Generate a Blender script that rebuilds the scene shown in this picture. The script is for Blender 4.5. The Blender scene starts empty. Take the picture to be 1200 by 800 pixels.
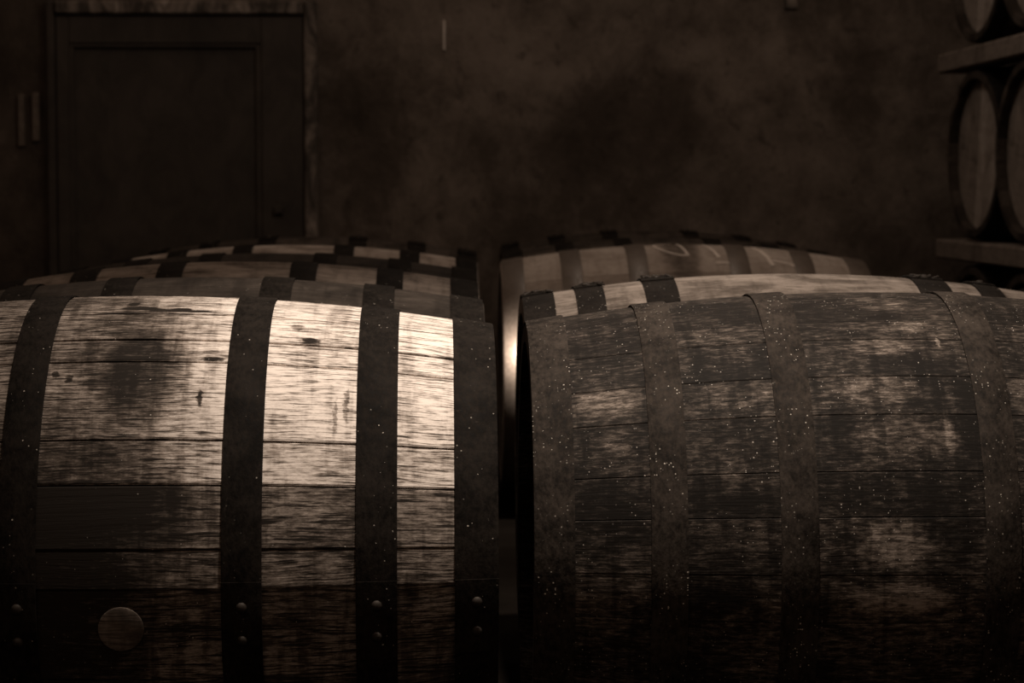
import bpy, math, random
from mathutils import Vector, Matrix

random.seed(7)
S = bpy.context.scene
COL = S.collection
PI = math.pi
R_ = math.radians

# ------------------------------------------------------------------ camera
F_PX, VPX, HOR = 2756.0, 508.0, 222.0
psi = math.atan((600 - VPX) / F_PX)
tilt = math.atan((400 - HOR) / F_PX * math.cos(psi))
cd = bpy.data.cameras.new('camera')
cam = bpy.data.objects.new('camera', cd)
COL.objects.link(cam)
cd.sensor_width = 36.0
cd.lens = F_PX / 1200 * 36
cam.location = (0, 0, 0.790)
cam.rotation_euler = (PI / 2 - tilt, 0, -psi)
cd.clip_start, cd.clip_end = 0.05, 60
cd.dof.use_dof = True
cd.dof.focus_distance = 2.9
cd.dof.aperture_fstop = 10
S.camera = cam

# ------------------------------------------------------------------ light
w = bpy.data.worlds.new('world')
S.world = w
w.use_nodes = True
w.node_tree.nodes['Background'].inputs[0].default_value = (1.0, 0.69, 0.49, 1)
w.node_tree.nodes['Background'].inputs[1].default_value = 0.20


def lamp(name, kind, loc, energy, color, target=None, **kw):
    d = bpy.data.lights.new(name, kind)
    d.energy = energy
    d.color = color
    for k, v in kw.items():
        setattr(d, k, v)
    o = bpy.data.objects.new(name, d)
    COL.objects.link(o)
    o.location = loc
    if target is not None:
        o.rotation_euler = (Vector(target) - Vector(loc)).to_track_quat('-Z', 'Y').to_euler()
    return o


# the cellar's ceiling spot over the front of the two rows
lamp('ceiling_spot', 'SPOT', (0.30, 2.55, 2.75), 335, (1.0, 0.86, 0.73), (0.26, 3.25, 0.6),
     spot_size=R_(54), spot_blend=1.0, shadow_soft_size=0.08)
# added fill lamp that brightens the wall and barrels farther down the cellar
lamp('rear_fill', 'POINT', (0.60, 6.0, 2.5), 14, (1.0, 0.86, 0.73), shadow_soft_size=0.06)
# unseen lamp added in the right row's empty bay to make a hoop glint
lamp('glint_helper', 'POINT', (0.212, 5.487, 0.42), 3.0, (1.0, 0.86, 0.73), shadow_soft_size=0.008)

S.view_settings.view_transform = 'Standard'
S.view_settings.look = 'None'
S.view_settings.exposure = 0.0
S.view_settings.gamma = 1.0
S.view_settings.use_curve_mapping = False


# ------------------------------------------------------------------ material helpers
class NT:
    def __init__(self, name):
        self.m = bpy.data.materials.new(name)
        self.m.use_nodes = True
        self.t = self.m.node_tree
        self.t.nodes.clear()
        self.out = self.n('ShaderNodeOutputMaterial')
        self.b = self.n('ShaderNodeBsdfPrincipled')
        self.l(self.b.outputs[0], self.out.inputs[0])

    def n(self, typ, **kw):
        x = self.t.nodes.new(typ)
        for k, v in kw.items():
            setattr(x, k, v)
        return x

    def l(self, a, b):
        self.t.links.new(a, b)

    def put(self, sock, v):
        if hasattr(v, 'links') or isinstance(v, bpy.types.NodeSocket):
            self.l(v, sock)
        else:
            sock.default_value = v

    def math(self, op, a, b=0.0, clamp=False):
        x = self.n('ShaderNodeMath', operation=op, use_clamp=clamp)
        self.put(x.inputs[0], a)
        self.put(x.inputs[1], b)
        return x.outputs[0]

    def vmath(self, op, a, b=(0, 0, 0)):
        x = self.n('ShaderNodeVectorMath', operation=op)
        self.put(x.inputs[0], a)
        self.put(x.inputs[1], b)
        return x.outputs['Value'] if op in ('LENGTH', 'DISTANCE', 'DOT_PRODUCT') else x.outputs[0]

    def noise(self, vec, scale=(1, 1, 1), detail=4, rough=0.55, dist=0.0, color=False):
        x = self.n('ShaderNodeTexNoise')
        self.l(self.vmath('MULTIPLY', vec, scale), x.inputs['Vector'])
        x.inputs['Scale'].default_value = 1
        x.inputs['Detail'].default_value = detail
        x.inputs['Roughness'].default_value = rough
        x.inputs['Distortion'].default_value = dist
        return x.outputs[1] if color else x.outputs[0]

    def ramp(self, v, stops, interp='LINEAR'):
        x = self.n('ShaderNodeValToRGB')
        x.color_ramp.interpolation = interp
        e = x.color_ramp.elements
        while len(e) < len(stops):
            e.new(0.5)
        for i, (p, c) in enumerate(stops):
            e[i].position = p
            e[i].color = c if len(c) == 4 else (*c, 1)
        self.put(x.inputs[0], v)
        return x.outputs[0]

    def rng(self, v, a, b, c=0.0, d=1.0, smooth=True):
        x = self.n('ShaderNodeMapRange')
        if smooth:
            x.interpolation_type = 'SMOOTHSTEP'
        self.put(x.inputs[0], v)
        x.inputs[1].default_value, x.inputs[2].default_value = a, b
        x.inputs[3].default_value, x.inputs[4].default_value = c, d
        return x.outputs[0]

    def mix(self, f, a, b):
        x = self.n('ShaderNodeMix', data_type='RGBA')
        self.put(x.inputs[0], f)
        for s, v in ((x.inputs[6], a), (x.inputs[7], b)):
            self.put(s, v if not isinstance(v, tuple) else ((*v, 1) if len(v) == 3 else v))
        return x.outputs[2]

    def bump(self, h, strength, dist):
        x = self.n('ShaderNodeBump')
        x.inputs['Strength'].default_value = strength
        x.inputs['Distance'].default_value = dist
        self.l(h, x.inputs['Height'])
        self.l(x.outputs[0], self.b.inputs['Normal'])

    def specks(self, vec, scale, keep, size):
        v = self.n('ShaderNodeTexVoronoi', feature='F1')
        self.l(vec, v.inputs['Vector'])
        v.inputs['Scale'].default_value = scale
        sep = self.n('ShaderNodeSeparateColor')
        self.l(v.outputs['Color'], sep.inputs[0])
        pick = self.math('GREATER_THAN', sep.outputs[0], 1 - keep)
        r = self.math('MULTIPLY', sep.outputs[1], size)
        near = self.math('LESS_THAN', v.outputs['Distance'], r)
        cl = self.rng(self.noise(vec, (14, 14, 1), 3, 0.6), 0.42, 0.62)
        return self.math('MULTIPLY', self.math('MULTIPLY', pick, near), cl)


def wood(name, ramp, grain=0.30, pores=0.18, blotch=0.25, streak=0.15, speck=0.05, spots=(), rough=0.72,
         spec=0.10, seed=0.0, mottle=0.3):
    """barrel wood; UV: u runs along the barrel axis, v around the girth, both in metres"""
    t = NT(name)
    uv = t.n('ShaderNodeUVMap').outputs[0]
    info = t.n('ShaderNodeObjectInfo')
    off = t.n('ShaderNodeCombineXYZ')
    t.l(t.math('MULTIPLY', info.outputs['Random'], 9.0), off.inputs[0])
    t.l(t.math('MULTIPLY', info.outputs['Random'], 37.0), off.inputs[2])
    pv = t.vmath('ADD', uv, off.outputs[0])              # changes from stave to stave
    gv = t.vmath('ADD', uv, (seed * 3.1, seed * 1.7, seed))   # runs on across the staves
    wob = t.noise(pv, (5, 9, 1), 2, 0.5, color=True)
    pvw = t.vmath('ADD', pv, t.vmath('MULTIPLY', t.vmath('SUBTRACT', wob, (0.5, 0.5, 0.5)), (0, 0.018, 0)))
    g1 = t.noise(pvw, (5, 170, 1), 5, 0.62)
    g2 = t.noise(pvw, (22, 420, 1), 3, 0.6)
    bl = t.noise(gv, (8, 11, 1), 6, 0.62, 0.6)
    st = t.noise(gv, (55, 6, 1), 4, 0.6)
    mo = t.noise(pv, (62, 210, 1), 6, 0.74, 0.3)
    at = t.n('ShaderNodeAttribute', attribute_type='OBJECT', attribute_name='tone')
    f = at.outputs['Fac']
    f = t.math('ADD', f, t.math('MULTIPLY', t.math('SUBTRACT', g1, 0.5), grain * 2))
    f = t.math('SUBTRACT', f, t.math('MULTIPLY', t.rng(g1, 0.50, 0.62), grain * 0.6))
    f = t.math('SUBTRACT', f, t.math('MULTIPLY', t.rng(g2, 0.50, 0.64), pores))
    f = t.math('ADD', f, t.math('MULTIPLY', t.math('SUBTRACT', mo, 0.5), mottle))
    f = t.math('SUBTRACT', f, t.math('MULTIPLY', t.rng(bl, 0.42, 0.68), blotch))
    f = t.math('SUBTRACT', f, t.math('MULTIPLY', t.rng(st, 0.48, 0.68), streak))
    if spots:
        dn = t.noise(gv, (38, 70, 1), 4, 0.65, color=True)
        dv = t.vmath('ADD', uv, t.vmath('MULTIPLY', t.vmath('SUBTRACT', dn, (0.5, 0.5, 0.5)), (0.05, 0.02, 0)))
        dn2 = t.noise(gv, (120, 160, 1), 3, 0.6, color=True)
        dv2 = t.vmath('ADD', uv, t.vmath('MULTIPLY', t.vmath('SUBTRACT', dn2, (0.5, 0.5, 0.5)), (0.012, 0.006, 0)))
        for (u, v, ru, rv, s) in spots:
            src = dv if min(ru, rv) > 0.02 else dv2
            q = t.vmath('MULTIPLY', t.vmath('SUBTRACT', src, (u, v, 0)), (1 / ru, 1 / rv, 0))
            d = t.vmath('LENGTH', q)
            f = t.math('SUBTRACT', f, t.rng(d, 1.15, 0.55, 0.0, s))
    f = t.math('MAXIMUM', t.math('MINIMUM', f, 1.0), 0.0)
    c = t.ramp(f, ramp)
    if speck > 0:
        c = t.mix(t.specks(gv, 480, speck * 0.6, 0.45), c, (0.42, 0.38, 0.34))
    t.l(c, t.b.inputs['Base Color'])
    t.b.inputs['Roughness'].default_value = rough
    t.b.inputs['Specular IOR Level'].default_value = spec
    h = t.math('ADD', t.math('MULTIPLY', g1, 0.6), t.math('MULTIPLY', g2, 0.4))
    t.bump(h, 0.55, 0.0018)
    return t.m


def steel(name, dark, light, rough=0.5, speck=0.06, metal=0.35, spec=0.35, pit=0.5, seed=0.0):
    t = NT(name)
    uv = t.vmath('ADD', t.n('ShaderNodeUVMap').outputs[0], (seed, seed * 2, seed))
    a = t.noise(uv, (16, 16, 1), 6, 0.7)
    b = t.noise(uv, (170, 90, 1), 4, 0.65)
    f = t.math('ADD', t.math('MULTIPLY', a, 0.55), t.math('MULTIPLY', b, 0.45))
    c = t.mix(t.rng(f, 0.36, 0.66), dark, light)
    # scuffs and pale rubbed patches
    sc = t.noise(uv, (30, 30, 1), 5, 0.75, 1.2)
    c = t.mix(t.rng(sc, 0.66, 0.76, 0, 0.35), c, tuple(min(1, x * 3.2) for x in light))
    if speck:
        c = t.mix(t.specks(uv, 400, speck * 0.8, 0.45), c, (0.45, 0.41, 0.36))
    t.l(c, t.b.inputs['Base Color'])
    t.b.inputs['Metallic'].default_value = metal
    t.l(t.rng(b, 0.3, 0.7, rough - 0.08, rough + 0.12), t.b.inputs['Roughness'])
    t.b.inputs['Specular IOR Level'].default_value = spec
    t.bump(b, pit, 0.0012)
    return t.m


# ------------------------------------------------------------------ mesh helpers
def link(name, me, mat=None, parent=None, loc=None):
    o = bpy.data.objects.new(name, me)
    COL.objects.link(o)
    if mat is not None and me is not None and not me.materials:
        me.materials.append(mat)
    if parent is not None:
        o.parent = parent
    if loc is not None:
        o.location = loc
    return o


def mesh(name, V, Fc, uvs=None, smooth=35):
    me = bpy.data.meshes.new(name)
    me.from_pydata(V, [], Fc)
    if uvs is not None:
        ul = me.uv_layers.new(name='UVMap')
        for lp in me.loops:
            ul.data[lp.index].uv = uvs[lp.vertex_index]
    if smooth:
        me.polygons.foreach_set('use_smooth', [True] * len(me.polygons))
        me.set_sharp_from_angle(angle=R_(smooth))
    me.update()
    return me


def box_mesh(name, sx, sy, sz, bev=0.004, c=(0, 0, 0)):
    """bevelled box with its long grain along x in the UV map"""
    V, Fc, uv = [], [], []
    hx, hy, hz = sx / 2, sy / 2, sz / 2
    b = min(bev, hx * 0.45, hy * 0.45, hz * 0.45)
    idx = {}
    for ax in range(3):
        for s in (-1, 1):
            for p in (-1, 1):
                for q in (-1, 1):
                    v = [0, 0, 0]
                    o = [i for i in range(3) if i != ax]
                    H = (hx, hy, hz)
                    v[ax] = s * H[ax]
                    v[o[0]] = p * (H[o[0]] - b)
                    v[o[1]] = q * (H[o[1]] - b)
                    sg = [0, 0, 0]
                    sg[ax], sg[o[0]], sg[o[1]] = s, p, q
                    idx[(ax, tuple(sg))] = len(V)
                    V.append((v[0] + c[0], v[1] + c[1], v[2] + c[2]))
                    uv.append((v[0], v[1] + v[2]))

    def add(f):
        n = (Vector(V[f[1]]) - Vector(V[f[0]])).cross(Vector(V[f[2]]) - Vector(V[f[0]]))
        mid = sum((Vector(V[i]) for i in f), Vector()) / len(f) - Vector(c)
        Fc.append(f if n.dot(mid) > 0 else f[::-1])
    for ax in range(3):
        o = [i for i in range(3) if i != ax]
        for s in (-1, 1):
            f = []
            for p, q in ((-1, -1), (1, -1), (1, 1), (-1, 1)):
                sg = [0, 0, 0]
                sg[ax], sg[o[0]], sg[o[1]] = s, p, q
                f.append(idx[(ax, tuple(sg))])
            add(f)
    for ax in range(3):          # edges along ax
        o = [i for i in range(3) if i != ax]
        for p in (-1, 1):
            for q in (-1, 1):
                f = []
                for a, s in ((o[0], -1), (o[0], 1), (o[1], 1), (o[1], -1)):
                    sg = [0, 0, 0]
                    sg[ax], sg[o[0]], sg[o[1]] = s, p, q
                    f.append(idx[(a, tuple(sg))])
                add(f)
    for sx_ in (-1, 1):
        for sy_ in (-1, 1):
            for sz_ in (-1, 1):
                add([idx[(a, (sx_, sy_, sz_))] for a in range(3)])
    return mesh(name, V, Fc, uv, 0)


def thing(name, label, cat, loc=(0, 0, 0), rz=0.0, group=None):
    o = bpy.data.objects.new(name, None)
    o.empty_display_size = 0.1
    COL.objects.link(o)
    o.location = loc
    o.rotation_euler = (0, 0, rz)
    o['label'], o['category'] = label, cat
    if group:
        o['group'] = group
    return o


# ------------------------------------------------------------------ materials
P = lambda *a: a


def warm(v):
    k = min(1.0, max(0.0, (v - 0.08) / 0.5))
    return (v, v * (0.80 + 0.10 * k), v * (0.66 + 0.16 * k))



RAMP_PALE = [(0.0, warm(0.018)), (0.28, warm(0.085)), (0.55, warm(0.30)), (0.85, warm(0.72)), (1.0, warm(0.86))]
RAMP_DARK = [(0.0, warm(0.012)), (0.30, warm(0.040)), (0.60, warm(0.13)), (0.9, warm(0.30)), (1.0, warm(0.40))]

RAMP_BLACK = [(0.0, warm(0.009)), (0.30, warm(0.022)), (0.60, warm(0.075)), (0.9, warm(0.20)), (1.0, warm(0.27))]

L1_SPOTS = [
    (0.015, 0.235, 0.062, 0.085, 0.30), (-0.15, 0.24, 0.235, 0.62, 0.48), (-0.10, 0.38, 0.24, 0.10, 0.10),
    (0.03, 0.13, 0.09, 0.045, 0.16), (0.09, 0.30, 0.03, 0.06, 0.10),
    (0.0, 0.088, 0.026, 0.008, 0.75), (0.03, 0.095, 0.02, 0.006, 0.5), (-0.012, 0.068, 0.008, 0.01, 0.5),
    (0.068, 0.097, 0.035, 0.0045, 0.85), (0.052, 0.090, 0.014, 0.006, 0.7),
    (0.217, 0.165, 0.014, 0.0065, 0.8), (0.100, 0.212, 0.016, 0.004, 0.75), (0.088, 0.277, 0.0035, 0.014, 0.6),
    (-0.090, 0.238, 0.0045, 0.006, 0.45), (-0.073, 0.246, 0.0045, 0.008, 0.45),
    (0.20, 0.132, 0.010, 0.010, 0.35), (0.265, 0.28, 0.0035, 0.03, 0.30), (0.252, 0.30, 0.003, 0.035, 0.25),
    (0.367, 0.222, 0.03, 0.004, 0.30),
]
W_L1 = wood('oak_pale_worn', RAMP_PALE, 0.42, 0.50, 0.16, 0.15, 0.02, L1_SPOTS, seed=1.3, mottle=1.2)
R1_SPOTS = [
    (-0.36, 0.275, 0.050, 0.026, -0.34), (-0.20, 0.275, 0.060, 0.026, -0.28),
    (0.0, 0.085, 0.045, 0.035, -0.26), (-0.005, 0.155, 0.07, 0.018, -0.25), (-0.01, 0.20, 0.05, 0.018, -0.30),
    (0.06, 0.19, 0.003, 0.012, -0.5), (-0.02, 0.275, 0.06, 0.024, -0.34), (0.045, 0.28, 0.012, 0.03, 0.30),
    (-0.005, 0.345, 0.075, 0.035, -0.30), (0.055, 0.34, 0.008, 0.035, -0.30),
    (-0.02, 0.475, 0.055, 0.035, -0.38), (-0.01, 0.54, 0.065, 0.024, -0.42), (0.16, 0.27, 0.03, 0.02, -0.25),
    (0.085, 0.315, 0.022, 0.07, 0.40), (-0.075, 0.33, 0.022, 0.05, 0.25), (0.05, 0.45, 0.05, 0.03, 0.2),
    (-0.20, 0.42, 0.03, 0.02, 0.25), (0.03, 0.245, 0.007, 0.04, 0.35), (-0.35, 0.335, 0.02, 0.022, -0.22), (-0.21, 0.39, 0.02, 0.03, -0.2),
]
W_R1 = wood('oak_black_stained', RAMP_BLACK, 0.30, 0.16, 0.34, 0.22, 0.10, R1_SPOTS, seed=4.1, mottle=2.4)
W_MID = wood('oak_brown', RAMP_DARK, 0.20, 0.12, 0.18, 0.10, 0.03, seed=7.7)
W_TAN = wood('oak_tan', RAMP_PALE, 0.20, 0.14, 0.18, 0.06, 0.02, seed=2.9)
W_SMOOTH = wood('oak_smooth_tan', RAMP_PALE, 0.07, 0.05, 0.08, 0.05, 0.0, seed=5.2,
                spots=[(-0.012, 0.08, 0.05, 0.22, 0.26)])
W_BEAM = wood('rail_timber', RAMP_DARK, 0.18, 0.1, 0.15, 0.05, 0.0, seed=8.8)
W_HEAD = wood('head_oak', RAMP_PALE, 0.25, 0.1, 0.12, 0.05, 0.0, seed=3.3)
H_L1 = steel('hoop_dark_steel', warm(0.004), warm(0.021), 0.75, 0.04, 0.0, 0.06, 0.7, seed=1)
H_R1 = steel('hoop_weathered_steel', warm(0.008), warm(0.048), 0.75, 0.16, 0.0, 0.08, pit=0.8, seed=3)
H_BLK = steel('hoop_blackened', warm(0.005), warm(0.018), 0.75, 0.07, 0.0, 0.08, 0.9, seed=5)
H_GALV = steel('hoop_galvanized', warm(0.10), warm(0.15), 0.45, 0.0, 0.3, 0.3, 0.15, seed=6)
RIV = steel('rivet_steel', warm(0.015), warm(0.05), 0.6, 0.0, 0.2, 0.2, 0.3, seed=8)
CHALK = steel('chalk', warm(0.6), warm(0.8), 0.9, 0.0, 0.0, 0.1, 0.2, seed=9)

CHALK2 = steel('strip_paint', warm(0.10), warm(0.22), 0.8, 0.0, 0.0, 0.1, 0.2, seed=11)


# ------------------------------------------------------------------ barrels
def prof(x, hl, Rb, Rh):
    return Rb - (Rb - Rh) * (abs(x) / hl) ** 2


def rivet_mesh(r=0.0068, h=0.004):
    V, Fc = [], []
    n = 10
    for k, (rr, hh) in enumerate(((1.0, 0.0), (0.92, 0.45), (0.6, 0.85))):
        for i in range(n):
            a = 2 * PI * i / n
            V.append((r * rr * math.cos(a), r * rr * math.sin(a), h * hh))
    V.append((0, 0, h))
    for k in range(2):
        for i in range(n):
            j = (i + 1) % n
            Fc.append((k * n + i, k * n + j, (k + 1) * n + j, (k + 1) * n + i))
    for i in range(n):
        Fc.append((2 * n + i, 2 * n + (i + 1) % n, 3 * n))
    return mesh('rivet', V, Fc, [(v[0], v[1]) for v in V], 60)


RIVET = rivet_mesh()
RIVET.materials.append(RIV)


def stave_mesh(t0, t1, hl, Rb, Rh, lift, nx=14, nt=3, tw=0.0, ch=0.0014, gap=0.00045):
    """one stave between girth angles t0..t1, edges eased so that the joint is recessed"""
    th = 0.024
    V, Fc, uv = [], [], []
    e = gap / Rb
    ts = [t0 + e, t0 + e + ch * 1.6 / Rb]
    for k in range(1, nt):
        ts.append(t0 + (t1 - t0) * k / nt)
    ts += [t1 - e - ch * 1.6 / Rb, t1 - e]
    m = len(ts)
    for layer in (0, 1):
        for i in range(nx + 1):
            x = -hl + 2 * hl * i / nx
            for j, t in enumerate(ts):
                r = prof(x, hl, Rb, Rh)
                if layer == 0:
                    r += lift + tw * (j / (m - 1) - 0.5)
                    if j in (0, m - 1):
                        r -= ch
                    if i in (0, nx):
                        r -= 0.002
                else:
                    r -= th
                tt = t
                V.append((x, -r * math.sin(tt), r * math.cos(tt)))
                uv.append((x, t * Rb))
    N = (nx + 1) * m

    def id_(l, i, j):
        return l * N + i * m + j
    for i in range(nx):
        for j in range(m - 1):
            Fc.append((id_(0, i, j), id_(0, i, j + 1), id_(0, i + 1, j + 1), id_(0, i + 1, j)))
            Fc.append((id_(1, i, j), id_(1, i + 1, j), id_(1, i + 1, j + 1), id_(1, i, j + 1)))
        Fc.append((id_(0, i, 0), id_(0, i + 1, 0), id_(1, i + 1, 0), id_(1, i, 0)))
        Fc.append((id_(0, i, m - 1), id_(1, i, m - 1), id_(1, i + 1, m - 1), id_(0, i + 1, m - 1)))
    for j in range(m - 1):
        Fc.append((id_(0, 0, j), id_(1, 0, j), id_(1, 0, j + 1), id_(0, 0, j + 1)))
        Fc.append((id_(0, nx, j), id_(0, nx, j + 1), id_(1, nx, j + 1), id_(1, nx, j)))
    return mesh('stave', V, Fc, uv, 16)


def hoop_mesh(x0, x1, hl, Rb, Rh, ov0, ov1, n=72, thick=0.0022):
    V, Fc, uv = [], [], []

    def arc(a0, a1, steps, base, closed):
        s = len(V)
        cs = [(x0, 0), (x0, thick * 0.7), (x0 + 0.0015, thick), (x1 - 0.0015, thick), (x1, thick * 0.7), (x1, 0)]
        m = len(cs)
        k = steps if closed else steps + 1
        for i in range(k):
            t = a0 + (a1 - a0) * i / steps
            for (x, h) in cs:
                r = prof(x, hl, Rb, Rh) + 0.0012 + base + h
                V.append((x, -r * math.sin(t), r * math.cos(t)))
                uv.append((x + h, t * Rb))
        for i in range(steps):
            j = (i + 1) % k
            for q in range(m - 1):
                Fc.append((s + i * m + q, s + j * m + q, s + j * m + q + 1, s + i * m + q + 1)[::-1])
            Fc.append((s + i * m + m - 1, s + j * m + m - 1, s + j * m, s + i * m)[::-1])
        if not closed:
            Fc.append(tuple(s + q for q in range(m)))
            Fc.append(tuple(s + (k - 1) * m + q for q in range(m))[::-1])
    arc(0, 2 * PI, n, 0.0, True)
    arc(ov0, ov1, 5, thick * 0.95, False)
    return mesh('hoop', V, Fc, uv, 30)


def head_plank_mesh(r, y0, y1, ang, x, thk, side):
    """strip of the round head between chords y0..y1"""
    n = 6
    pts = []
    for k in range(n + 1):
        y = y0 + (y1 - y0) * k / n
        pts.append((y, math.sqrt(max(0, r * r - y * y))))
    poly = [(y, z) for y, z in pts] + [(y, -z) for y, z in reversed(pts)]
    ca, sa = math.cos(ang), math.sin(ang)
    V, uv = [], []
    for xx in (x, x - side * thk):
        for (y, z) in poly:
            V.append((xx, y * ca - z * sa, y * sa + z * ca))
            uv.append((z, y))
    m = len(poly)
    Fc = []
    a = list(range(m))
    b = list(range(m, 2 * m))
    front = a if side < 0 else a[::-1]
    back = b[::-1] if side < 0 else b
    Fc.append(tuple(front[::-1]))
    Fc.append(tuple(back[::-1]))
    for i in range(m):
        j = (i + 1) % m
        q = (a[i], a[j], b[j], b[i])
        Fc.append(q if side < 0 else q[::-1])
    return mesh('head_plank', V, Fc, uv, 0)


def disc_mesh(r, dome, n=24):
    V, Fc, uv = [], [], []
    for rr, h in ((1.0, -0.012), (1.0, 0.0), (0.9, dome)):
        for i in range(n):
            a = 2 * PI * i / n
            V.append((r * rr * math.cos(a), r * rr * math.sin(a), h))
            uv.append((r * rr * math.cos(a), r * rr * math.sin(a)))
    for k in range(2):
        for i in range(n):
            j = (i + 1) % n
            Fc.append((k * n + i, k * n + j, (k + 1) * n + j, (k + 1) * n + i))
    Fc.append(tuple(range(2 * n, 3 * n)))
    return mesh('bung', V, Fc, uv, 40)


def surf(u, tdeg, hl, Rb, Rh, off=0.0):
    """point and outward frame on the barrel surface (axis coordinates)"""
    t = R_(tdeg)
    r = prof(u, hl, Rb, Rh) + off
    return Vector((u, -r * math.sin(t), r * math.cos(t))), Matrix.Rotation(t, 4, 'X')


def tube_on_barrel(pts, hl, Rb, Rh, wid, lift=0.0012):
    """flat chalk stroke along (u, theta) points lying on the barrel"""
    V, Fc, uv = [], [], []
    P3 = [surf(u, t, hl, Rb, Rh, lift)[0] for u, t in pts]
    for i, p in enumerate(P3):
        a = P3[max(0, i - 1)]
        b = P3[min(len(P3) - 1, i + 1)]
        d = (b - a).normalized()
        nrm = Vector((0, p.y, p.z)).normalized()
        s = d.cross(nrm).normalized() * wid / 2
        for q in (p - s - nrm * 0.0008, p - s + nrm * 0.0004, p + s + nrm * 0.0004, p + s - nrm * 0.0008):
            V.append(tuple(q))
            uv.append((q.x, q.y))
    for i in range(len(P3) - 1):
        for k in range(4):
            Fc.append((i * 4 + k, i * 4 + (k + 1) % 4, i * 4 + 4 + (k + 1) % 4, i * 4 + 4 + k))
    Fc.append((0, 1, 2, 3))
    e = (len(P3) - 1) * 4
    Fc.append((e + 3, e + 2, e + 1, e))
    return mesh('chalk_mark', V, Fc, uv, 0)


STD_HOOPS = [(-0.4225, 0.052), (-0.282, 0.049), (-0.122, 0.048), (0.124, 0.049), (0.284, 0.049), (0.4225, 0.052)]


def barrel(label, xc, yc, wm, hm, seams=None, tones=None, tone=0.5, spread=0.12, hl=0.45, Rb=0.325, Rh=0.285,
           hoops=STD_HOOPS, overlap=98.0, jitter=6.0, rz=0.0, group='oak barrels lying in two rows', zc=0.0,
           name='oak_barrel', head_tone=0.3, nx=14, first=0.0, bung=None, lap=0.0006, seam=1.0):
    o = thing(name, label, 'barrel', (xc, yc, zc), rz, group)
    ax = (0, 0, Rb)
    # stave joints round the girth (degrees from the top towards the aisle in front)
    js = list(seams or [])
    tn = list(tones or [])
    if not js:
        js = [first]
    last = js[-1]
    stop = js[0] + 360
    while stop - last > 17:
        step = random.uniform(9.5, 16.0)
        if stop - last - step < 7:
            break
        last += step
        js.append(last)
    js.append(stop)
    for i in range(len(js) - 1):
        me = stave_mesh(R_(js[i]), R_(js[i + 1]), hl, Rb, Rh, random.uniform(-0.0006, 0.0006) * seam, nx,
                        tw=lap + random.uniform(-0.0008, 0.0008) * seam, ch=0.0014 * seam, gap=0.00045 * seam)
        s = link('stave', me, wm, o, ax)
        tv = tn[i] if i < len(tn) else tone + random.uniform(-spread, spread)
        s['tone'] = float(tv)
    # hoops with riveted lap
    for k, (u, wd) in enumerate(hoops):
        a = overlap + random.uniform(-jitter, jitter)
        h = link('hoop', hoop_mesh(u - wd / 2, u + wd / 2, hl, Rb, Rh, R_(a - 9), R_(a + 9)), hm, o, ax)
        for da in (-3.6, 3.6):
            p, m = surf(u, a + da, hl, Rb, Rh, 0.0052)
            rv = link('rivet', RIVET, None, h)
            rv.matrix_local = Matrix.Translation(p) @ m
    # heads, recessed behind the chime
    rr = Rh - 0.0245
    for side in (-1, 1):
        ang = random.uniform(-0.35, 0.35)
        n = 7
        e = [-rr + 2 * rr * i / n for i in range(n + 1)]
        for i in range(n):
            me = head_plank_mesh(rr - 0.001, e[i] + 0.0006, e[i + 1] - 0.0006, ang, side * (hl - 0.028), 0.02, side)
            q = link('head_plank', me, W_HEAD, o, ax)
            q['tone'] = float(head_tone + random.uniform(-0.1, 0.1))
    if bung:
        u, tdeg, r, mat = bung
        p, m = surf(u, tdeg, hl, Rb, Rh, 0.0010)
        b = link('bung', disc_mesh(r, 0.0012), mat, o)
        b.matrix_local = Matrix.Translation(Vector(ax)) @ Matrix.Translation(p) @ m
        b['tone'] = 0.42
        b['label'] = 'round pale wooden bung'
    return o


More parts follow.
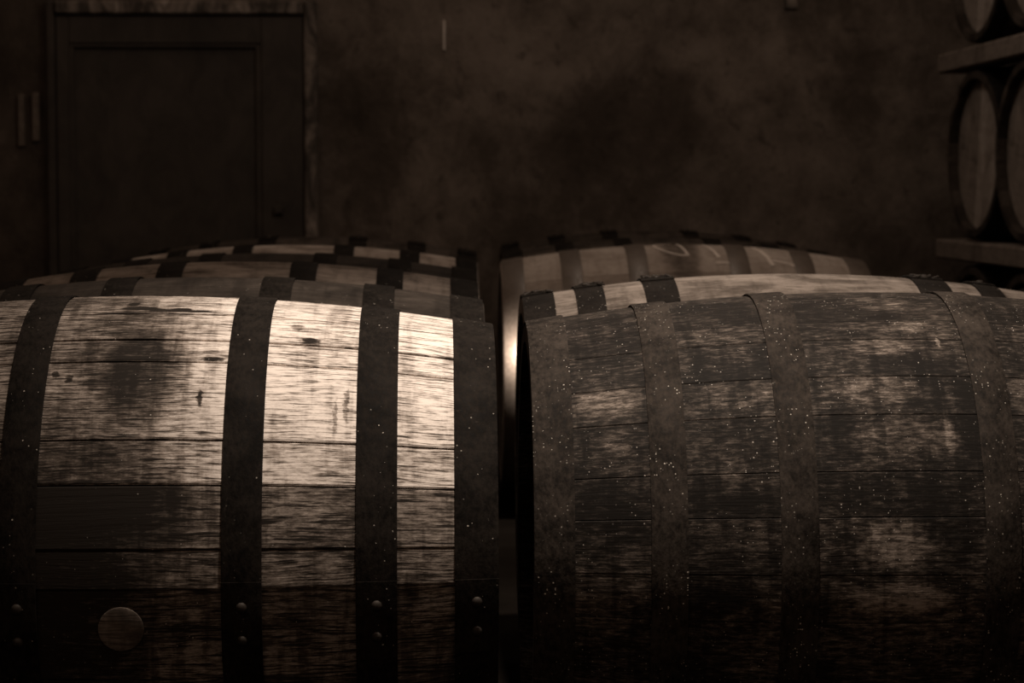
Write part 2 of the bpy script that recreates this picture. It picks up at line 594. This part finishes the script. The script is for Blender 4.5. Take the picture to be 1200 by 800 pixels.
# ------------------------------------------------------------------ the room
def plaster():
    t = NT('old_cellar_plaster')
    g = t.n('ShaderNodeNewGeometry').outputs['Position']
    big = t.noise(g, (1.3, 1.3, 1.3), 5, 0.6, 0.8)
    mid = t.noise(g, (7, 7, 6), 8, 0.75, 0.3)
    fin = t.noise(g, (45, 45, 45), 4, 0.7)
    f = t.math('ADD', t.math('MULTIPLY', big, 0.55), t.math('MULTIPLY', mid, 0.45))
    dn = t.noise(g, (5, 5, 5), 5, 0.65, color=True)
    dv = t.vmath('ADD', g, t.vmath('MULTIPLY', t.vmath('SUBTRACT', dn, (0.5, 0.5, 0.5)), (0.30, 0, 0.30)))
    # smoother, paler replastered patches, then darker patches
    for (x, z, rx, rz, s) in ((-0.02, 1.42, 0.26, 0.28, 0.09), (0.22, 1.18, 0.34, 0.26, 0.08),
                              (1.02, 1.22, 0.25, 0.16, 0.07), (0.62, 1.27, 0.5, 0.12, 0.04),
                              (0.15, 0.92, 0.25, 0.25, 0.05), (1.45, 0.9, 0.3, 0.3, 0.03),
                              (1.45, 1.2, 0.16, 0.5, -0.05), (-0.22, 1.0, 0.14, 0.5, -0.07),
                              (0.75, 1.0, 0.35, 0.22, -0.06), (-1.6, 1.0, 0.5, 1.5, -0.12)):
        q = t.vmath('MULTIPLY', t.vmath('SUBTRACT', dv, (x, 8.3, z)), (1 / rx, 0.1, 1 / rz))
        f = t.math('ADD', f, t.rng(t.vmath('LENGTH', q), 1.2, 0.4, 0.0, s))
    c = t.ramp(f, [(0.30, warm(0.045)), (0.46, warm(0.095)), (0.60, warm(0.20)), (0.9, warm(0.34))])
    c = t.mix(t.rng(fin, 0.55, 0.75, 0, 0.35), c, warm(0.06))
    pock = t.noise(g, (17, 17, 14), 4, 0.65, 0.3)
    c = t.mix(t.rng(pock, 0.56, 0.70, 0, 0.55), c, warm(0.05))
    t.l(c, t.b.inputs['Base Color'])
    t.b.inputs['Roughness'].default_value = 0.92
    t.b.inputs['Specular IOR Level'].default_value = 0.1
    t.bump(t.math('ADD', mid, t.math('MULTIPLY', fin, 0.25)), 0.6, 0.02)
    return t.m


def concrete():
    t = NT('cellar_floor_concrete')
    g = t.n('ShaderNodeNewGeometry').outputs['Position']
    a = t.noise(g, (3, 3, 3), 6, 0.65)
    t.l(t.ramp(a, [(0.3, warm(0.008)), (0.7, warm(0.018))]), t.b.inputs['Base Color'])
    t.b.inputs['Roughness'].default_value = 1.0
    t.b.inputs['Specular IOR Level'].default_value = 0.0
    t.bump(a, 0.3, 0.01)
    return t.m


def door_paint():
    t = NT('flaking_door_paint')
    g = t.n('ShaderNodeNewGeometry').outputs['Position']
    a = t.noise(g, (7, 7, 5), 6, 0.7, 0.6)
    b = t.noise(g, (60, 60, 9), 5, 0.7)
    c = t.ramp(a, [(0.35, warm(0.032)), (0.65, warm(0.062))])
    c = t.mix(t.rng(b, 0.58, 0.7, 0, 0.5), c, warm(0.07))
    t.l(c, t.b.inputs['Base Color'])
    t.b.inputs['Roughness'].default_value = 0.8
    t.bump(b, 0.4, 0.004)
    return t.m


def peeling():
    t = NT('peeling_pale_frame_paint')
    g = t.n('ShaderNodeNewGeometry').outputs['Position']
    a = t.noise(g, (11, 11, 5), 6, 0.75, 0.8)
    c = t.ramp(a, [(0.44, warm(0.05)), (0.58, warm(0.22)), (0.72, warm(0.5))])
    t.l(c, t.b.inputs['Base Color'])
    t.b.inputs['Roughness'].default_value = 0.8
    t.bump(a, 0.5, 0.006)
    return t.m


M_PL, M_FL, M_DOOR, M_PEEL = plaster(), concrete(), door_paint(), peeling()
WY = 8.30


def structure(name, me, mat, loc=(0, 0, 0), parent=None, label=None):
    o = link(name, me, mat, parent, loc)
    if parent is None:
        o['kind'] = 'structure'
    if label:
        o['label'] = label
    return o


def wall_strip(name, x0, x1, z0, z1, y, n):
    """slightly uneven hand-rendered wall face with thickness"""
    V, Fc = [], []
    nx, nz = n
    rnd = random.Random(3)
    for i in range(nx + 1):
        for k in range(nz + 1):
            j = rnd.uniform(-0.006, 0.006) if 0 < i < nx and 0 < k < nz else 0
            V.append((x0 + (x1 - x0) * i / nx, y + j, z0 + (z1 - z0) * k / nz))
    m = nz + 1
    for i in range(nx):
        for k in range(nz):
            Fc.append((i * m + k, (i + 1) * m + k, (i + 1) * m + k + 1, i * m + k + 1))
    b = len(V)
    V += [(x0, y + 0.3, z0), (x1, y + 0.3, z0), (x1, y + 0.3, z1), (x0, y + 0.3, z1)]
    Fc.append((b + 3, b + 2, b + 1, b))
    return mesh(name, V, Fc, None, 60)


structure('floor', box_mesh('floor', 7.0, 11.0, 0.2, 0.0, (0, 0, 0)), M_FL, (0.1, 3.4, -0.1),
          label='bare dark concrete cellar floor')
wb = structure('wall_back', wall_strip('wall_back', -3.4, 3.6, 0, 3.2, WY, (56, 26)), M_PL,
               label='dark blotchy plastered cellar wall behind the barrels')
structure('wall_left', box_mesh('wall_left', 0.2, 9.6, 3.2, 0.0), M_PL, (-3.5, 3.6, 1.6),
          label='dark plastered side wall')
structure('wall_right', box_mesh('wall_right', 0.2, 9.6, 3.2, 0.0), M_PL, (3.2, 3.6, 1.6),
          label='dark plastered side wall behind the rack')

# door in the back wall with flaking frame
K = WY / F_PX
CZ = cam.location.z


def wx(px):
    return (px - VPX) * K


def wz(py):
    return CZ + (HOR - py) * K


def slab(name, x0, x1, z0, z1, y0, y1, mat, parent, bev=0.004, label=None):
    me = box_mesh(name, z1 - z0, y1 - y0, x1 - x0, bev)
    o = link(name, me, mat, parent, ((x0 + x1) / 2, (y0 + y1) / 2, (z0 + z1) / 2))
    o.rotation_euler = (0, -PI / 2, 0)
    if label:
        o['label'] = label
    return o


door = bpy.data.objects.new('door_1', None)
COL.objects.link(door)
door['kind'] = 'structure'
door['label'] = 'dark panelled door with flaking pale frame in the back wall'
xl, xr, zt = wx(73), wx(358), wz(22)
jr = slab('door_jamb', wx(359), wx(374), 0, wz(4), WY - 0.055, WY + 0.01, M_PEEL, door, 0.006)
jr['label'] = 'peeling pale door jamb'
slab('door_jamb', wx(62), wx(72), 0, wz(4), WY - 0.04, WY + 0.01, M_DOOR, door, 0.006)
slab('door_lintel', wx(73), wx(358), wz(20), wz(5), WY - 0.055, WY + 0.01, M_PEEL, door, 0.006)
slab('door_stile', xl, wx(88), 0, zt, WY - 0.035, WY + 0.01, M_DOOR, door)
slab('door_stile', wx(309), xr, 0, zt, WY - 0.035, WY + 0.01, M_DOOR, door)
slab('door_rail', wx(88), wx(309), wz(54), zt, WY - 0.035, WY + 0.01, M_DOOR, door)
slab('door_rail', wx(88), wx(309), 0, 0.18, WY - 0.035, WY + 0.01, M_DOOR, door)
slab('door_panel', wx(88), wx(309), 0.18, wz(54), WY - 0.014, WY + 0.01, M_DOOR, door)
slab('panel_moulding', wx(303), wx(309), 0.18, wz(54), WY - 0.03, WY - 0.014, M_DOOR, door, 0.002)
slab('panel_moulding', wx(88), wx(303), wz(58), wz(54), WY - 0.03, WY - 0.014, M_DOOR, door, 0.002)
slab('panel_moulding', wx(88), wx(93), 0.18, wz(58), WY - 0.03, WY - 0.014, M_DOOR, door, 0.002)
slab('door_latch', wx(323), wx(334), wz(250), wz(241), WY - 0.055, WY - 0.035, M_DOOR, door, 0.003)

# two upright pale strips fixed beside the door
for a, b, y0, y1 in ((28, 35, 112, 172), (44, 52, 110, 166)):
    o = slab('metal_strip', wx(a), wx(b), wz(y1), wz(y0), WY - 0.02, WY + 0.002, CHALK2, None, 0.003)
    o['label'] = ('slightly lower of the two upright pale strips fixed to the wall beside the door' if a == 28 else
                  'shorter pale upright strip nearest the door jamb on the dark wall')
    o['category'] = 'metal strip'
    o['group'] = 'pale strips beside the door'
# a pale drip line and a pale scar on the plaster
slab('plaster_scar', wx(519.6), wx(522.2), wz(60), wz(26), WY - 0.014, WY + 0.006, CHALK, wb, 0.002)
slab('plaster_scar', wx(918), wx(934), wz(12), wz(-14), WY - 0.014, WY + 0.006, M_PEEL, wb, 0.004)

# ------------------------------------------------------------------ left row
D0, SP = 3.10, 0.68
bars = {}
bars['L1'] = barrel('pale scuffed oak barrel with a round pale bung between its hoops', -0.372, D0, W_L1, H_L1,
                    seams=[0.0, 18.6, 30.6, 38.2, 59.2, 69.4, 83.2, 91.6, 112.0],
                    tones=[0.99, 1.0, 0.96, 1.02, 0.90, 0.50, 0.50, 0.46], tone=0.4, lap=0.0020,  # lowest listed stave lightened in colour to lift its shade
                    hoops=[(-0.423, 0.052), (-0.283, 0.049), (-0.122, 0.045), (0.143, 0.048), (0.303, 0.0495),
                           (0.4235, 0.053)],
                    overlap=99.4, jitter=0.8, nx=24, bung=(0.0, 99.9, 0.0272, W_TAN))
bars['L2'] = barrel('dark brown oak barrel just behind the pale barrel with the bung', -0.370, D0 + SP, W_MID, H_L1,
                    tone=0.33, spread=0.05, overlap=200, first=3.0, nx=18)
bars['L3'] = barrel('tan oak barrel third from the front of the row with the bunged barrel', -0.365, D0 + 2 * SP,
                    W_TAN, H_L1, seams=[-4, 7, 17, 28], tones=[0.50, 0.52, 0.56], tone=0.5, Rb=0.327, overlap=150,
                    nx=18)
bars['L4'] = barrel('dark oak barrel fourth from the front of the row with the bunged barrel', -0.357, D0 + 3 * SP,
                    W_MID, H_L1, tone=0.34, spread=0.06, Rb=0.326, overlap=160, first=2.0)
bars['L5'] = barrel('light tan oak barrel with black hoops second from the door end of its row', -0.342, D0 + 4 * SP,
                    W_TAN, H_BLK, tone=0.68, spread=0.10, Rb=0.327, overlap=170, first=-6)
bars['L6'] = barrel('dark oak barrel nearest the panelled door at the far end of its row', -0.330, D0 + 5 * SP,
                    W_MID, H_BLK, tone=0.36, spread=0.2, Rb=0.330, overlap=4, jitter=3)

# ------------------------------------------------------------------ right row
bars['R1'] = barrel('black-stained oak barrel with speckled hoops and worn pale patches', 0.571, D0, W_R1, H_R1,
                    seams=[-8.0, 9.0, 25.0, 32.3, 44.3, 54.4, 67.6, 77.4, 89.6, 100.0, 112.5],
                    tones=[0.40, 0.36, 0.46, 0.40, 0.50, 0.38, 0.38, 0.48, 0.54, 0.58], tone=0.6,  # lower staves lightened in colour where little spot light reaches
                    hoops=[(-0.4255, 0.049), (-0.288, 0.044), (-0.133, 0.045), (0.112, 0.043), (0.282, 0.046),
                           (0.424, 0.05)],
                    overlap=125, jitter=3, nx=24, Rb=0.327, Rh=0.286, lap=0.0002, seam=0.45)
R2_H = [(-0.409, 0.050), (-0.328, 0.045), (-0.217, 0.052), (0.217, 0.054), (0.310, 0.04), (0.409, 0.05)]
bars['R2'] = barrel('oak barrel with a broad pale top stave and crusted black hoops', 0.575, D0 + SP, W_TAN, H_BLK,
                    seams=[-9, 10, 24], tones=[0.52, 0.47], tone=0.45, hl=0.434, hoops=R2_H, overlap=-2, jitter=3,
                    nx=18, Rb=0.327, Rh=0.289)
# rust flakes standing off the laps of the crusted hoops
flake = box_mesh('rust_flake', 0.012, 0.009, 0.0035, 0.001)
flake.materials.append(RIV)
rf = random.Random(11)
for h in [c for c in bars['R2'].children if c.name.startswith('hoop')][:4]:
    u = sum(v.co.x for v in h.data.vertices) / len(h.data.vertices)
    for k in range(7):
        p, m = surf(u + rf.uniform(-0.02, 0.02), rf.uniform(-7, 5), 0.434, 0.327, 0.289, 0.0062)
        q = link('rust_flake', flake, None, h)
        q.matrix_local = Matrix.Translation(p) @ m @ Matrix.Rotation(rf.uniform(-0.6, 0.6), 4, 'Z') @ Matrix.Rotation(
            rf.uniform(-0.5, 0.5), 4, 'Y')
R5 = dict(hl=0.45, Rb=0.327, Rh=0.285)
bars['R5'] = barrel('smooth tan oak barrel with chalk marks and grey hoops', 0.615, D0 + 4 * SP, W_SMOOTH, H_GALV,
                    seams=[-12, 6, 22, 36], tones=[0.64, 0.66, 0.66], tone=0.62, spread=0.02, overlap=190, nx=18, lap=0.0, seam=0.4, **R5)
bars['R6'] = barrel('brown oak barrel with black hoops behind the chalk-marked barrel', 0.640, D0 + 5 * SP, W_MID,
                    H_BLK, tone=0.45, spread=0.08, Rb=0.328, overlap=185)
bars['R7'] = barrel('dark oak barrel last in its row before the blotchy wall', 0.655, D0 + 6 * SP, W_MID, H_BLK,
                    tone=0.38, spread=0.06, Rb=0.332, overlap=2, jitter=2)

# chalk marks on the barrel in the middle of the right row
CH = bars['R5']


def chalk(pts, wid):
    o = link('chalk_mark', tube_on_barrel(pts, R5['hl'], R5['Rb'], R5['Rh'], wid), CHALK, CH, (0, 0, R5['Rb']))
    o['label'] = 'pale chalk stroke'


def u5(px):
    return (px - VPX) / F_PX * 5.75 - 0.615


chalk([(u5(790), -1), (u5(780), 1), (u5(771), 4), (u5(767), 8), (u5(770), 12), (u5(778), 17), (u5(788), 20.5),
       (u5(797), 22), (u5(806), 22)], 0.006)
chalk([(u5(796), 3), (u5(799), 9), (u5(802), 16), (u5(804), 21)], 0.006)
chalk([(u5(826), 5), (u5(832), 11), (u5(836), 17), (u5(840), 24)], 0.008)
chalk([(u5(835), 29), (u5(846), 28.5), (u5(857), 28.5)], 0.008)
chalk([(u5(884), 6), (u5(891), 12), (u5(897), 20), (u5(902), 29)], 0.011)
chalk([(u5(887), 5), (u5(905), 7), (u5(920), 9), (u5(930), 11)], 0.005)
chalk([(u5(903), 24), (u5(920), 26), (u5(935), 29)], 0.008)

# ------------------------------------------------------------------ rack at the right
RB = dict(hl=0.42, Rb=0.293, Rh=0.258)
RK_H = [(-0.393, 0.048), (-0.27, 0.044), (-0.12, 0.044), (0.12, 0.044), (0.27, 0.044), (0.393, 0.048)]
TIER = 0.606


def copy_tree(o, parent=None):
    c = o.copy()
    COL.objects.link(c)
    if parent is not None:
        c.parent = parent
        c.matrix_parent_inverse = o.matrix_parent_inverse.copy()
    for ch in list(o.children):
        copy_tree(ch, c)
    return c


rk = barrel('oak barrel standing in the middle tier of the rack at its wall end', 2.09, 7.30, W_MID, H_BLK, tone=0.4,
            hoops=RK_H, rz=R_(5), group='barrels in the rack', head_tone=0.62, zc=TIER, overlap=60, nx=10, **RB)
for tier, y, lab in ((1, 6.66, 'oak barrel in the middle tier of the rack away from the wall'),
                     (0, 7.30, 'oak barrel in the floor tier of the rack at its wall end'),
                     (0, 6.66, 'oak barrel in the floor tier of the rack away from the wall'),
                     (2, 7.30, 'oak barrel in the upper tier of the rack at its wall end'),
                     (2, 6.66, 'oak barrel in the upper tier of the rack away from the wall')):
    c = copy_tree(rk)
    c.location = (2.09, y, tier * TIER)
    c['label'] = lab
tg = link('paper_tag', box_mesh('paper_tag', 0.004, 0.035, 0.05, 0.001), CHALK, rk, (-0.42 + 0.026, -0.17, RB['Rb'] + 0.09))
tg['label'] = 'small pale tag on the barrel head'
rail = box_mesh('rack_rail', 2.2, 0.10, 0.062, 0.006)
for tier in (1, 2):
    for x, side in ((1.715, 'front'), (2.465, 'back')):
        o = link('rack_rail', rail, W_BEAM, None, (x, 6.66, tier * TIER - 0.010))
        o.rotation_euler = (0, 0, PI / 2)
        o['tone'] = 0.82
        o['label'] = 'square timber rail %s the %s tier of rack barrels' % (
            'under the aisle ends of' if side == 'front' else 'under the far ends of',
            ('middle', 'upper')[tier - 1])
        o['category'] = 'timber rail'
        o['group'] = 'rails of the barrel rack'
